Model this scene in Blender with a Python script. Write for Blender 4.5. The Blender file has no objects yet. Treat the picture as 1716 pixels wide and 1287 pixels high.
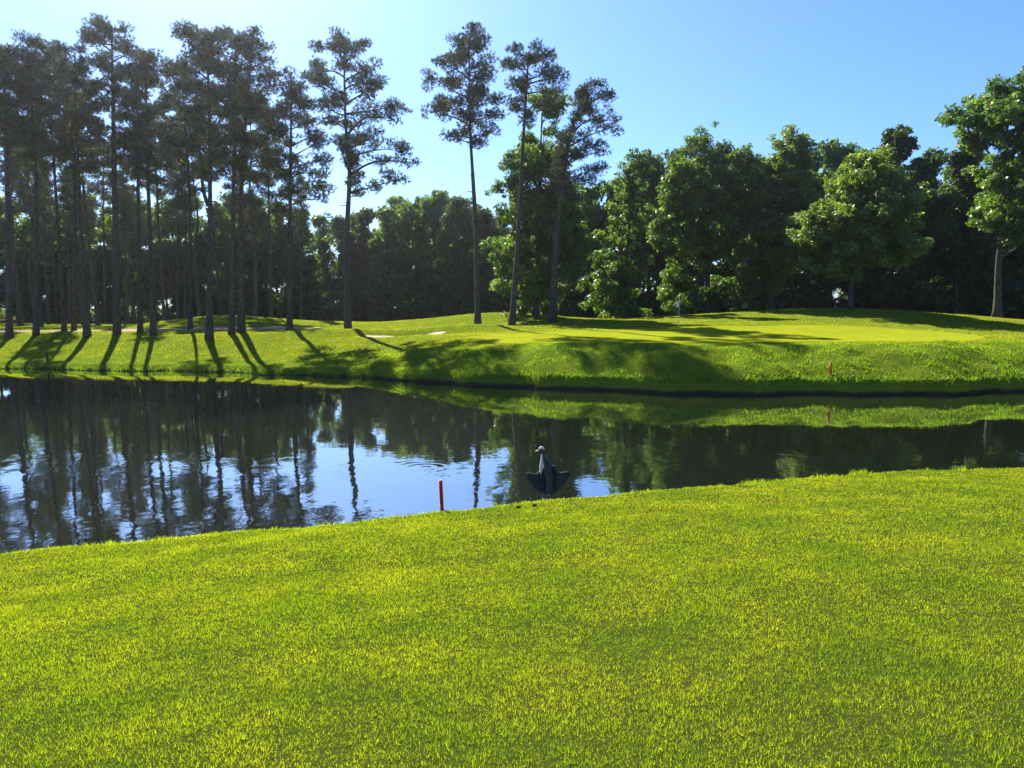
import bpy, math, random
import numpy as np
from mathutils import Vector

rng = np.random.default_rng(7)
random.seed(7)
SC = bpy.context.scene
COL = SC.collection

# ------------------------------------------------------------------ camera, sky, sun, exposure
F_PX, CX, CY = 1250.0, 858.0, 643.5          # focal length and centre in photograph pixels
PITCH = math.radians(5.87)
EYE = np.array([0.0, 0.0, 4.0])
cam_d = bpy.data.cameras.new('camera')
cam_d.sensor_width = 36.0
cam_d.lens = 36.0 * F_PX / 1716.0
cam_d.clip_start, cam_d.clip_end = 0.05, 4000.0
cam = bpy.data.objects.new('camera', cam_d)
COL.objects.link(cam)
cam.location = EYE
cam.rotation_euler = (math.radians(90) - PITCH, 0, 0)
SC.camera = cam

SUN_AZ = math.radians(-23.0)      # measured from +Y, negative to the left
SUN_EL = math.radians(38.5)
SUN_STRENGTH, SKY_STRENGTH, EXPOSURE = 5.0, 0.050, 1.66
HAZE = 0.00017
L = Vector((math.sin(SUN_AZ) * math.cos(SUN_EL), math.cos(SUN_AZ) * math.cos(SUN_EL), math.sin(SUN_EL)))
world = bpy.data.worlds.new('World')
SC.world = world
world.use_nodes = True
wn, wl = world.node_tree.nodes, world.node_tree.links
wn.clear()
sky = wn.new('ShaderNodeTexSky')
sky.sky_type = 'NISHITA'
sky.sun_disc = False
sky.sun_elevation = SUN_EL
sky.sun_rotation = SUN_AZ
sky.altitude = 50
sky.air_density, sky.dust_density, sky.ozone_density = 1.0, 0.7, 4.0
bg = wn.new('ShaderNodeBackground')
bg.inputs['Strength'].default_value = SKY_STRENGTH
wo = wn.new('ShaderNodeOutputWorld')
tint = wn.new('ShaderNodeMix')
tint.data_type = 'RGBA'
tint.blend_type = 'MULTIPLY'
tint.inputs[0].default_value = 1.0
tint.inputs[7].default_value = (0.69, 0.95, 1.36, 1)
wl.new(sky.outputs[0], tint.inputs[6])
wl.new(tint.outputs[2], bg.inputs[0])
wl.new(bg.outputs[0], wo.inputs[0])

sun_d = bpy.data.lights.new('sun', 'SUN')
sun_d.energy = SUN_STRENGTH
sun_d.angle = math.radians(0.53)
sun_d.color = (1.0, 0.93, 0.80)
sun = bpy.data.objects.new('sun', sun_d)
COL.objects.link(sun)
sun.rotation_euler = L.to_track_quat('Z', 'Y').to_euler()
sun.location = L * 200

SC.view_settings.view_transform = 'Standard'
SC.view_settings.look = 'None'
SC.view_settings.exposure = EXPOSURE
SC.view_settings.gamma = 1.0
SC.view_settings.use_curve_mapping = False
SC.render.engine = 'CYCLES'
SC.cycles.max_bounces = 6
SC.cycles.diffuse_bounces = 3
SC.cycles.glossy_bounces = 3
SC.cycles.transmission_bounces = 4
SC.cycles.volume_bounces = 0
SC.cycles.sample_clamp_indirect = 6.0


def P(px, py, Y):
    """World point seen at photograph pixel (px, py) at distance Y in front of the camera."""
    u, v = (px - CX) / F_PX, (CY - py) / F_PX
    d = np.array([u, math.cos(PITCH) + v * math.sin(PITCH), -math.sin(PITCH) + v * math.cos(PITCH)])
    return EYE + d * (Y / d[1])


# ------------------------------------------------------------------ terrain
_far = [(-400, 690), (-150, 622), (0, 618), (200, 621), (400, 625), (600, 634), (750, 642), (900, 652), (1000, 656), (1200, 661), (1400, 663), (1600, 660), (1716, 657), (1900, 652)]


def _hit(px, py, z):
    u, v = (px - CX) / F_PX, (CY - py) / F_PX
    d = np.array([u, math.cos(PITCH) + v * math.sin(PITCH), -math.sin(PITCH) + v * math.cos(PITCH)])
    t = (z - EYE[2]) / d[2]
    return EYE + d * t


_fp = [_hit(px, py, 0.0) for px, py in _far[2:]]
FX = np.array([-140., -70.] + [p[0] for p in _fp] + [70., 160.])
FY = np.array([58., 52.] + [p[1] for p in _fp] + [43., 50.])
_near = [(0, 914), (200, 895), (400, 876), (560, 861), (741, 843), (950, 825), (1150, 805), (1300, 793), (1450, 784), (1716, 774)]
_np = [_hit(px, py, 0.33) for px, py in _near]
NX = np.array([-60., -20.] + [p[0] for p in _np] + [25., 70.])
NY = np.array([-8., 7.2] + [p[1] for p in _np] + [19.0, 24.])


def sstep(a, b, x):
    t = np.clip((x - a) / (b - a), 0, 1)
    return t * t * (3 - 2 * t)


def gauss(x, y, cx, cy, sx, sy):
    return np.exp(-((x - cx) / sx) ** 2 / 2 - ((y - cy) / sy) ** 2 / 2)


def wob(x, y, s):
    return (np.sin(x * 0.9 / s + 1.3 * np.sin(y * 0.37 / s)) + np.sin(y * 1.1 / s + 1.7 * np.sin(x * 0.53 / s) + 2.0)
            + 0.6 * np.sin((x + y) * 1.9 / s + 4)) / 2.6


def y_far(x):
    return np.interp(x, FX, FY) + 0.35 * np.sin(x * 0.55) + 0.2 * np.sin(x * 1.43 + 1) + 0.1 * np.sin(x * 3.1) + 0.34 * (vnoise(x, 0.5, 0.9) - .5) + 0.2 * (vnoise(x, 7.5, 0.37) - .5)


def y_near(x):
    return np.interp(x, NX, NY) + 0.10 * np.sin(x * 0.8 + .6) + 0.05 * np.sin(x * 2.3) + 0.13 * (vnoise(x, 3.5, 0.5) - .5) + 0.07 * (vnoise(x, 9.5, 0.2) - .5)


_tab = rng.random((512, 512))


def vnoise(x, y, s):
    """Smooth value noise, 0..1, cell size s."""
    u, v = np.asarray(x, float) / s + 1000.5, np.asarray(y, float) / s + 1000.5
    i, j = np.floor(u).astype(int), np.floor(v).astype(int)
    a, b = u - i, v - j
    a, b = a * a * (3 - 2 * a), b * b * (3 - 2 * b)
    g = lambda p, q: _tab[p % 512, q % 512]
    return (g(i, j) * (1 - a) + g(i + 1, j) * a) * (1 - b) + (g(i, j + 1) * (1 - a) + g(i + 1, j + 1) * a) * b


BUNKER = (P(678, 563, 57.0)[0], 57.0, 5.2, 1.9)


def height(x, y):
    x, y = np.asarray(x, float), np.asarray(y, float)
    d = y - y_far(x)
    w = sstep(-15, 5, x)
    dd = np.clip(d, 0, None)
    right = 0.48 * sstep(0, 0.35, dd) + 1.57 * (1 - (1 - np.clip(dd / 4.8, 0, 1)) ** 1.6) + 0.012 * np.clip(dd - 4.8, 0, 40)
    left = 0.38 * np.clip(dd / 0.7, 0, 1) + 1.52 * sstep(0, 15, dd)
    land = w * right + (1 - w) * left
    land = land + 1.5 * gauss(x, y, 30.5, 71, 11.5, 7.5) + 0.30 * gauss(x, y, 22, 58, 10, 5)
    land = land + 0.95 * gauss(x, y, -30, 76, 5.0, 5) + 0.75 * gauss(x, y, -2, 79, 5.5, 5) + 0.55 * gauss(x, y, -17, 80, 14, 7)
    land = land + 0.42 * gauss(x, y, -14.5, 59, 4.0, 1.6) + 0.5 * gauss(x, y, -3.6, 60, 3.2, 1.7)
    land = land - 0.42 * gauss(x, y, BUNKER[0], BUNKER[1], 2.6, 1.1)
    land = land + (0.035 * wob(x, y, 1.0) + 0.05 * wob(x + 9, y, 3.1)) * sstep(0, 2, d)
    lump = 0.26 * (vnoise(x, y, 1.5) - .5) + 0.15 * (vnoise(x, y, .62) - .5)
    land = land + lump * sstep(0.0, .8, d) * (1 - sstep(4.5, 6.5, d)) * (0.35 + 0.65 * w)
    land = np.where(d < 0, np.clip(d * 0.9, -1.2, 0), land)
    n = y_near(x) - y
    nn = np.clip(n, 0, None)
    n0 = np.interp(x, NX, NY) - y + (n - np.interp(x, NX, NY) + y) * (1 - sstep(0.2, 1.6, nn))
    near = 0.24 * sstep(0, 0.4, nn) + 0.157 * np.clip(n0 - 0.2, 0, 13.0) + 0.02 * np.clip(nn - 13.2, 0, 200)
    near = near + 0.014 * wob(x, y, 0.8) * sstep(0, 1, nn)
    near = np.where(n < 0, np.clip(n * 0.9, -1.2, 0), near)
    return np.where(y > 26 + 0.12 * x, land, near)


# ------------------------------------------------------------------ mesh helpers
def mesh_np(name, verts, faces, mat, smooth=False):
    """faces: an (n, k) integer array or a list of such arrays."""
    if not isinstance(faces, list):
        faces = [faces]
    me = bpy.data.meshes.new(name)
    verts = np.ascontiguousarray(verts, dtype=np.float32)
    me.vertices.add(len(verts))
    me.vertices.foreach_set('co', verts.ravel())
    loops = np.concatenate([f.ravel() for f in faces]).astype(np.int32)
    totals = np.concatenate([np.full(len(f), f.shape[1]) for f in faces]).astype(np.int32)
    starts = (np.cumsum(totals) - totals).astype(np.int32)
    me.loops.add(len(loops))
    me.loops.foreach_set('vertex_index', loops)
    me.polygons.add(len(totals))
    me.polygons.foreach_set('loop_start', starts)
    try:
        me.polygons.foreach_set('loop_total', totals)
    except Exception:
        pass
    if smooth:
        me.polygons.foreach_set('use_smooth', np.ones(len(totals), dtype=bool))
    me.materials.append(mat)
    me.update(calc_edges=True)
    return me


def link(name, me, parent=None, loc=None):
    o = bpy.data.objects.new(name, me)
    COL.objects.link(o)
    if parent is not None:
        o.parent = parent
    if loc is not None:
        o.location = loc
    return o


def tag(o, label=None, cat=None, group=None, kind=None):
    if label: o['label'] = label
    if cat: o['category'] = cat
    if group: o['group'] = group
    if kind: o['kind'] = kind
    return o


def thing(name, loc, label, cat, group=None, rz=0.0):
    o = link(name, None, loc=loc)
    o.rotation_euler = (0, 0, rz)
    o.empty_display_size = 0.3
    return tag(o, label, cat, group)


class MB:
    """Collects vertices and faces for one mesh object."""
    def __init__(self):
        self.v, self.f, self.n = [], {}, 0

    def add(self, v, *faces):
        v = np.asarray(v, float).reshape(-1, 3)
        for f in faces:
            f = np.asarray(f, int)
            if f.size:
                self.f.setdefault(f.shape[1], []).append(f + self.n)
        self.v.append(v)
        self.n += len(v)

    def tube(self, pts, rad, sides=8, cap=True, phase=0.0):
        pts = np.asarray(pts, float)
        rad = np.broadcast_to(np.asarray(rad, float), (len(pts),))
        t = np.gradient(pts, axis=0)
        t /= np.linalg.norm(t, axis=1)[:, None] + 1e-9
        ref = np.array([0., 0., 1.]) if abs(t[:, 2]).mean() < 0.8 else np.array([0., 1., 0.])
        a = np.cross(t, ref); a /= np.linalg.norm(a, axis=1)[:, None] + 1e-9
        b = np.cross(t, a)
        th = np.arange(sides) * 2 * math.pi / sides + phase
        ring = a[:, None, :] * np.cos(th)[None, :, None] + b[:, None, :] * np.sin(th)[None, :, None]
        v = pts[:, None, :] + ring * rad[:, None, None]
        k = len(pts)
        i, j = np.meshgrid(np.arange(k - 1), np.arange(sides), indexing='ij')
        i, j = i.ravel(), j.ravel()
        jn = (j + 1) % sides
        q = np.stack([i * sides + j, i * sides + jn, (i + 1) * sides + jn, (i + 1) * sides + j], 1)
        v = v.reshape(-1, 3)
        if cap:
            v = np.vstack([v, pts[:1], pts[-1:]])
            c0, c1 = len(v) - 2, len(v) - 1
            s = np.arange(sides); sn = (s + 1) % sides
            t0 = np.stack([sn, s, np.full(sides, c0)], 1)
            t1 = np.stack([(k - 1) * sides + s, (k - 1) * sides + sn, np.full(sides, c1)], 1)
            self.add(v, q, np.vstack([t0, t1]))
        else:
            self.add(v, q)

    def build(self, name, mat, smooth=False):
        v = np.vstack(self.v)
        return mesh_np(name, v, [np.vstack(self.f[k]) for k in sorted(self.f)], mat, smooth)


def smooth_path(pts, n):
    """Catmull-Rom through pts, n samples."""
    p = np.asarray(pts, float)
    p = np.vstack([2 * p[0] - p[1], p, 2 * p[-1] - p[-2]])
    s = np.linspace(0, len(p) - 3 - 1e-6, n)
    i = s.astype(int)
    t = (s - i)[:, None]
    a, b, c, d = p[i], p[i + 1], p[i + 2], p[i + 3]
    return 0.5 * (2 * b + (c - a) * t + (2 * a - 5 * b + 4 * c - d) * t ** 2 + (3 * b - a - 3 * c + d) * t ** 3)


# ------------------------------------------------------------------ materials
class NT:
    def __init__(self, name):
        self.m = bpy.data.materials.new(name)
        self.m.use_nodes = True
        self.n, self.l = self.m.node_tree.nodes, self.m.node_tree.links
        self.n.clear()
        self.out = self.n.new('ShaderNodeOutputMaterial')

    def node(self, t, **kw):
        x = self.n.new(t)
        for k, v in kw.items():
            if k.startswith('i_'):
                x.inputs[k[2:].replace('_', ' ')].default_value = v
            else:
                setattr(x, k, v)
        return x

    def ln(self, a, b):
        self.l.new(a, b)

    def noise(self, scale, detail=3, rough=0.55, vec=None, dist=0.0):
        x = self.node('ShaderNodeTexNoise')
        x.inputs['Scale'].default_value = scale
        x.inputs['Detail'].default_value = detail
        x.inputs['Roughness'].default_value = rough
        x.inputs['Distortion'].default_value = dist
        if vec is not None:
            self.ln(vec, x.inputs['Vector'])
        return x.outputs['Fac']

    def coord(self, scale=(1, 1, 1), kind='Object'):
        c = self.node('ShaderNodeTexCoord')
        mp = self.node('ShaderNodeMapping')
        mp.inputs['Scale'].default_value = scale
        self.ln(c.outputs[kind], mp.inputs['Vector'])
        return mp.outputs[0]

    def geo_pos(self, scale=(1, 1, 1)):
        c = self.node('ShaderNodeNewGeometry')
        mp = self.node('ShaderNodeMapping')
        mp.inputs['Scale'].default_value = scale
        self.ln(c.outputs['Position'], mp.inputs['Vector'])
        return mp.outputs[0]

    def ramp(self, fac, stops, interp='LINEAR'):
        r = self.node('ShaderNodeValToRGB')
        r.color_ramp.interpolation = interp
        el = r.color_ramp.elements
        while len(el) < len(stops):
            el.new(0.5)
        for e, (p, c) in zip(el, stops):
            e.position = p
            e.color = (*c, 1) if len(c) == 3 else c
        self.ln(fac, r.inputs[0])
        return r.outputs[0]

    def mix(self, fac, a, b, mode='MIX'):
        x = self.node('ShaderNodeMix', data_type='RGBA', blend_type=mode)
        for sock, val in ((x.inputs[0], fac), (x.inputs[6], a), (x.inputs[7], b)):
            if isinstance(val, (int, float)):
                sock.default_value = val
            elif isinstance(val, tuple):
                sock.default_value = (*val, 1) if len(val) == 3 else val
            else:
                self.ln(val, sock)
        return x.outputs[2]

    def math(self, op, a, b=None, clamp=False):
        x = self.node('ShaderNodeMath', operation=op, use_clamp=clamp)
        for s, v in ((x.inputs[0], a), (x.inputs[1], b)):
            if v is None: continue
            if isinstance(v, (int, float)): s.default_value = v
            else: self.ln(v, s)
        return x.outputs[0]

    def maprange(self, v, a, b, c=0.0, d=1.0, smooth=True):
        x = self.node('ShaderNodeMapRange')
        if smooth: x.interpolation_type = 'SMOOTHSTEP'
        self.ln(v, x.inputs[0])
        for i, q in zip((1, 2, 3, 4), (a, b, c, d)):
            x.inputs[i].default_value = q
        return x.outputs[0]

    def bump(self, h, strength=0.5, dist=0.05, normal=None):
        b = self.node('ShaderNodeBump')
        b.inputs['Strength'].default_value = strength
        b.inputs['Distance'].default_value = dist
        self.ln(h, b.inputs['Height'])
        if normal is not None:
            self.ln(normal, b.inputs['Normal'])
        return b.outputs[0]

    def principled(self, col, rough=0.8, bump=None, spec=0.3, **kw):
        p = self.node('ShaderNodeBsdfPrincipled')
        if isinstance(col, tuple): p.inputs['Base Color'].default_value = (*col, 1)
        else: self.ln(col, p.inputs['Base Color'])
        if isinstance(rough, (int, float)): p.inputs['Roughness'].default_value = rough
        else: self.ln(rough, p.inputs['Roughness'])
        p.inputs['Specular IOR Level'].default_value = spec
        for k, v in kw.items():
            p.inputs[k].default_value = v
        if bump is not None: self.ln(bump, p.inputs['Normal'])
        self.ln(p.outputs[0], self.out.inputs[0])
        return self.m


def leaf_mat(name, cols, trans, tmix=0.5, gloss=0.03, rough=0.45, nscale=0.5, var=0.35):
    """Thin leaf: diffuse front, light coming through, a little sheen.  cols: three greens picked per leaf and per clump."""
    t = NT(name)
    g = t.node('ShaderNodeNewGeometry')
    rnd = g.outputs['Random Per Island']
    clump = t.noise(nscale, 2, 0.5, t.geo_pos())
    f = t.math('ADD', t.math('MULTIPLY', rnd, var), t.math('MULTIPLY', t.maprange(clump, 0.3, 0.7), 1 - var))
    c = t.ramp(f, [(0.05, cols[0]), (0.5, cols[1]), (0.95, cols[2])])
    d = t.node('ShaderNodeBsdfDiffuse'); t.ln(c, d.inputs[0])
    tr = t.node('ShaderNodeBsdfTranslucent')
    tc = t.mix(1.0, c, trans, 'MULTIPLY'); t.ln(tc, tr.inputs[0])
    mx = t.node('ShaderNodeMixShader'); mx.inputs[0].default_value = tmix
    t.ln(d.outputs[0], mx.inputs[1]); t.ln(tr.outputs[0], mx.inputs[2])
    gl = t.node('ShaderNodeBsdfGlossy'); gl.inputs['Roughness'].default_value = rough
    gl.inputs['Color'].default_value = (1, 1, 1, 1)
    m2 = t.node('ShaderNodeMixShader'); m2.inputs[0].default_value = gloss
    t.ln(mx.outputs[0], m2.inputs[1]); t.ln(gl.outputs[0], m2.inputs[2])
    t.ln(m2.outputs[0], t.out.inputs[0])
    return t.m


M = {}
M['lawn'] = leaf_mat('lawn_blade', [(0.028, 0.068, 0.005), (0.098, 0.152, 0.008), (0.195, 0.215, 0.016)], (3.2, 2.95, 0.8), 0.52, 0.010, 0.45, 1.1, 0.70)
M['fairway'] = leaf_mat('fairway_blade', [(0.070, 0.110, 0.006), (0.125, 0.160, 0.008), (0.190, 0.205, 0.010)], (3.2, 2.9, 0.8), 0.5, 0.01, 0.45, 0.5, 0.5)
M['rough'] = leaf_mat('rough_grass_blade', [(0.036, 0.085, 0.008), (0.074, 0.140, 0.010), (0.140, 0.190, 0.014)], (3.0, 2.9, 0.8), 0.5, 0.012, 0.45, 0.8, 0.6)
M['pine'] = leaf_mat('pine_needles', [(0.018, 0.030, 0.014), (0.034, 0.050, 0.020), (0.062, 0.078, 0.032)], (1.7, 1.5, 1.0), 0.28, 0.05, 0.5, 0.7, 0.5)
M['leaf'] = leaf_mat('broadleaf_green', [(0.026, 0.058, 0.012), (0.052, 0.098, 0.015), (0.095, 0.145, 0.022)], (3.0, 3.0, 1.1), 0.43, 0.035, 0.42, 0.35, 0.5)
M['leaf_light'] = leaf_mat('broadleaf_pale_green', [(0.042, 0.074, 0.019), (0.076, 0.118, 0.026), (0.12, 0.165, 0.040)], (3.0, 3.0, 1.1), 0.43, 0.035, 0.42, 0.35, 0.5)
M['leaf_dark'] = leaf_mat('broadleaf_dark_green', [(0.020, 0.044, 0.012), (0.038, 0.070, 0.014), (0.068, 0.105, 0.020)], (2.4, 2.5, 1.0), 0.38, 0.03, 0.5, 0.3, 0.5)


def bark(name, c0, c1, c2):
    t = NT(name)
    v = t.coord((5, 5, 1.1))
    n1 = t.noise(1.6, 5, 0.65, v, 0.6)
    vo = t.node('ShaderNodeTexVoronoi', feature='DISTANCE_TO_EDGE'); vo.inputs['Scale'].default_value = 1.7
    t.ln(v, vo.inputs['Vector'])
    e = t.maprange(vo.outputs['Distance'], 0.0, 0.12)
    col = t.ramp(n1, [(0.25, c0), (0.5, c1), (0.75, c2)])
    col = t.mix(e, (c0[0] * .5, c0[1] * .5, c0[2] * .5), col)
    h = t.math('ADD', t.math('MULTIPLY', e, 0.7), t.math('MULTIPLY', n1, 0.5))
    return t.principled(col, 0.9, t.bump(h, 0.8, 0.04), 0.15)


M['pine_bark'] = bark('pine_bark', (0.050, 0.036, 0.030), (0.105, 0.078, 0.064), (0.17, 0.125, 0.10))
M['grey_bark'] = bark('grey_bark', (0.045, 0.042, 0.036), (0.085, 0.078, 0.066), (0.14, 0.13, 0.11))

# ground under and between the blades
t = NT('turf_ground')
pos = t.geo_pos()
big = t.noise(0.16, 4, 0.6, pos)
mid = t.noise(1.3, 4, 0.65, pos)
fine = t.noise(14.0, 4, 0.7, pos)
col = t.ramp(mid, [(0.25, (0.075, 0.115, 0.010)), (0.5, (0.125, 0.160, 0.010)), (0.78, (0.180, 0.190, 0.012))])
col = t.mix(t.maprange(big, 0.35, 0.65, 0, 0.55), col, (0.072, 0.118, 0.015))
col = t.mix(t.maprange(fine, 0.35, 0.75, 0, 0.5), col, (0.045, 0.075, 0.014))
sep = t.node('ShaderNodeSeparateXYZ'); t.ln(pos, sep.inputs[0])
hz = t.math('ADD', sep.outputs[2], t.math('MULTIPLY', t.math('SUBTRACT', mid, 0.5), 0.25))
col = t.mix(t.maprange(hz, 0.08, 0.22), (0.034, 0.029, 0.019), col)
near_bank = t.maprange(sep.outputs[1], 22, 24, 1.0, 0.0)
col = t.mix(near_bank, col, t.mix(fine, (0.016, 0.026, 0.005), (0.046, 0.056, 0.010)))  # thatch under the near lawn, coloured very dark for shaded gaps between tufts
# needle litter and bare soil under the wood, further from the pond than the fairway
wood = t.maprange(t.math('ADD', sep.outputs[1], t.math('MULTIPLY', mid, 7)), 96, 104)
col = t.mix(wood, col, t.mix(fine, (0.035, 0.028, 0.016), (0.075, 0.058, 0.030)))
fleck = t.noise(5.0, 5, 0.75, pos)
hh = t.math('ADD', t.math('MULTIPLY', fine, 0.6), t.math('MULTIPLY', fleck, 0.8))
t.principled(col, 0.95, t.bump(hh, 0.7, 0.06), 0.0)
M['ground'] = t.m

t = NT('green_turf')
pos = t.geo_pos()
mid = t.noise(0.8, 4, 0.6, pos)
col = t.ramp(mid, [(0.3, (0.165, 0.205, 0.010)), (0.7, (0.225, 0.240, 0.012))])
t.principled(col, 0.9, t.bump(t.noise(22, 3, 0.6, pos), 0.3, 0.02), 0.0)
M['green'] = t.m

t = NT('bunker_sand')
pos = t.geo_pos()
col = t.ramp(t.noise(3, 4, 0.6, pos), [(0.3, (0.30, 0.27, 0.20)), (0.7, (0.44, 0.40, 0.32))])
t.principled(col, 0.95, t.bump(t.noise(9, 4, 0.6, pos), 0.5, 0.03), 0.1)
M['sand'] = t.m

t = NT('straw_path')
pos = t.geo_pos()
n = t.noise(1.2, 5, 0.7, pos)
col = t.ramp(n, [(0.25, (0.12, 0.07, 0.045)), (0.5, (0.24, 0.155, 0.115)), (0.8, (0.36, 0.27, 0.22))])
t.principled(col, 0.95, t.bump(t.noise(12, 4, 0.7, pos), 0.5, 0.03), 0.1)
M['path'] = t.m

t = NT('pond_water')
pos = t.geo_pos((1.0, 0.75, 1.0))
w1 = t.noise(1.1, 3, 0.5, pos, 0.3)
w2 = t.noise(4.2, 3, 0.5, pos, 0.4)
calm = t.maprange(t.noise(0.10, 2, 0.5, t.geo_pos((0.6, 1.4, 1))), 0.40, 0.66, 0.25, 1.0)
h = t.math('ADD', t.math('MULTIPLY', w1, 1.0), t.math('MULTIPLY', w2, 0.22))
sx = t.node('ShaderNodeSeparateXYZ'); t.ln(t.geo_pos(), sx.inputs[0])
shelter = t.maprange(sx.outputs[1], 16, 30, 1.0, 0.22)      # the lee of the far bank lies calmer
h = t.math('MULTIPLY', t.math('MULTIPLY', h, calm), shelter)
nrm = t.bump(h, 1.0, 0.016)
# rings spreading where something broke the surface
for (rx, ry, rr, am) in ((P(705, 795, 17.6)[0], 18.4, 1.3, 0.0006), (P(335, 778, 19.6)[0], 19.6, 1.0, 0.0005), (P(1120, 782, 19.)[0], 19.3, 1.0, 0.0004)):
    c = t.node('ShaderNodeVectorMath', operation='DISTANCE'); t.ln(t.geo_pos(), c.inputs[0]); c.inputs[1].default_value = (rx, ry, 0)
    dist = c.outputs['Value']
    ring = t.math('SINE', t.math('MULTIPLY', dist, 22.0))
    ring = t.math('MULTIPLY', ring, t.maprange(dist, rr * 0.1, rr, 1.0, 0.0))
    nrm = t.bump(ring, 1.0, am, nrm)
body = t.node('ShaderNodeBsdfDiffuse')
body.inputs['Color'].default_value = (0.007, 0.010, 0.006, 1)
gl = t.node('ShaderNodeBsdfGlossy')
gl.inputs['Roughness'].default_value = 0.02
gl.inputs['Color'].default_value = (1, 1, 1, 1)
fr = t.node('ShaderNodeFresnel')
fr.inputs['IOR'].default_value = 1.33
for x in (fr, gl):
    t.ln(nrm, x.inputs['Normal'])
mx = t.node('ShaderNodeMixShader')
t.ln(t.math('POWER', fr.outputs[0], 0.46), mx.inputs[0])
t.ln(body.outputs[0], mx.inputs[1]); t.ln(gl.outputs[0], mx.inputs[2])
t.ln(mx.outputs[0], t.out.inputs[0])
M['water'] = t.m


def simple(name, c, rough=0.6, spec=0.3, nscale=9.0, amt=0.35, bumpd=0.004, **kw):
    t = NT(name)
    v = t.coord()
    n = t.noise(nscale, 4, 0.6, v)
    lo = tuple(x * (1 - amt) for x in c)
    hi = tuple(min(1, x * (1 + amt * .6)) for x in c)
    return t.principled(t.ramp(n, [(0.3, lo), (0.7, hi)]), rough, t.bump(n, 0.5, bumpd), spec, **kw)


# ------------------------------------------------------------------ ground sheet, water, green, bunker, path
def seg(*parts):
    out = []
    for a, b, s in parts:
        out.append(np.arange(a, b, s))
    return np.concatenate(out)


gx = np.concatenate([-np.geomspace(1200, 75, 22), seg((-72, -40, 1.0), (-40, 45, 0.45), (45, 72, 1.0)), np.geomspace(75, 1200, 22)])
gy = np.concatenate([-np.geomspace(800, 16, 14), seg((-15, 0, 1.0), (0, 19, 0.19), (19, 33, 0.5), (33, 47, 0.22), (47, 66, 0.4), (66, 100, 0.9)), np.geomspace(101, 1800, 30)])
GX, GY = np.meshgrid(gx, gy)
GZ = height(GX, GY)
nx_, ny_ = len(gx), len(gy)
ii, jj = np.meshgrid(np.arange(ny_ - 1), np.arange(nx_ - 1), indexing='ij')
b0 = (ii * nx_ + jj).ravel()
quads = np.stack([b0, b0 + 1, b0 + nx_ + 1, b0 + nx_], 1)
ground = link('ground', mesh_np('ground', np.stack([GX.ravel(), GY.ravel(), GZ.ravel()], 1), quads, M['ground'], True))
tag(ground, 'mown turf sloping to the pond and rising again on its far side', kind='structure')


def drape(name, inside, x0, x1, y0, y1, step, lift, mat):
    xs, ys = np.arange(x0, x1, step), np.arange(y0, y1, step)
    X, Y = np.meshgrid(xs, ys)
    Z = height(X, Y) + lift
    k = inside(X, Y)
    n = len(xs)
    i, j = np.meshgrid(np.arange(len(ys) - 1), np.arange(n - 1), indexing='ij')
    b = (i * n + j).ravel()
    q = np.stack([b, b + 1, b + n + 1, b + n], 1)
    kk = k.ravel()
    q = q[kk[q].all(1)]
    used, inv = np.unique(q, return_inverse=True)
    v = np.stack([X.ravel(), Y.ravel(), Z.ravel()], 1)[used]
    o = link(name, mesh_np(name, v, inv.reshape(-1, 4), mat, True))
    return o


wx, wy = np.linspace(-140, 140, 60), np.linspace(-40, 64, 40)
WX, WY = np.meshgrid(wx, wy)
ii, jj = np.meshgrid(np.arange(39), np.arange(59), indexing='ij')
b0 = (ii * 60 + jj).ravel()
water = link('water', mesh_np('water', np.stack([WX.ravel(), WY.ravel(), np.zeros(2400)], 1), np.stack([b0, b0 + 1, b0 + 61, b0 + 60], 1), M['water'], True))
tag(water, 'still dark pond reflecting the trees', kind='structure')


def in_green(x, y):
    return (((x - 13.5 - 0.25 * (y - 49)) / 17.0) ** 2 + ((y - 48.5 + 0.05 * (x - 13)) / (8.2 + 0.9 * np.sin(x * 0.3))) ** 2 < 1) & (y - y_far(x) > 5.0)


tag(drape('putting_green', in_green, -8, 36, 36, 60, 0.25, 0.012, M['green']), 'closely mown putting green around the flagstick', kind='structure')
tag(drape('bunker_sand', lambda x, y: ((x - BUNKER[0]) / 3.2) ** 2 + ((y - BUNKER[1] - 0.25 * np.sin(x) - 0.12 * (x - BUNKER[0])) / (0.85 + .12 * np.sin(x * 3.1))) ** 2 < 1,
          BUNKER[0] - 5, BUNKER[0] + 5, 54, 60, 0.15, 0.012, M['sand']), 'pale sand in the hollow of the bunker', kind='structure')
def in_path(x, y):
    c = 64.5 + 0.0042 * (x + 50) ** 2 + 0.8 * np.sin(x * 0.25)
    return (np.abs(y - c) < 1.5 + 0.5 * np.sin(x * 1.1) + 0.35 * np.sin(x * 2.7)) & (x < -18)


tag(drape('path', in_path, -75, -17, 58, 76, 0.3, 0.012, M['path']), 'pale pinkish path strewn with pine straw under the pines', kind='structure')

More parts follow.
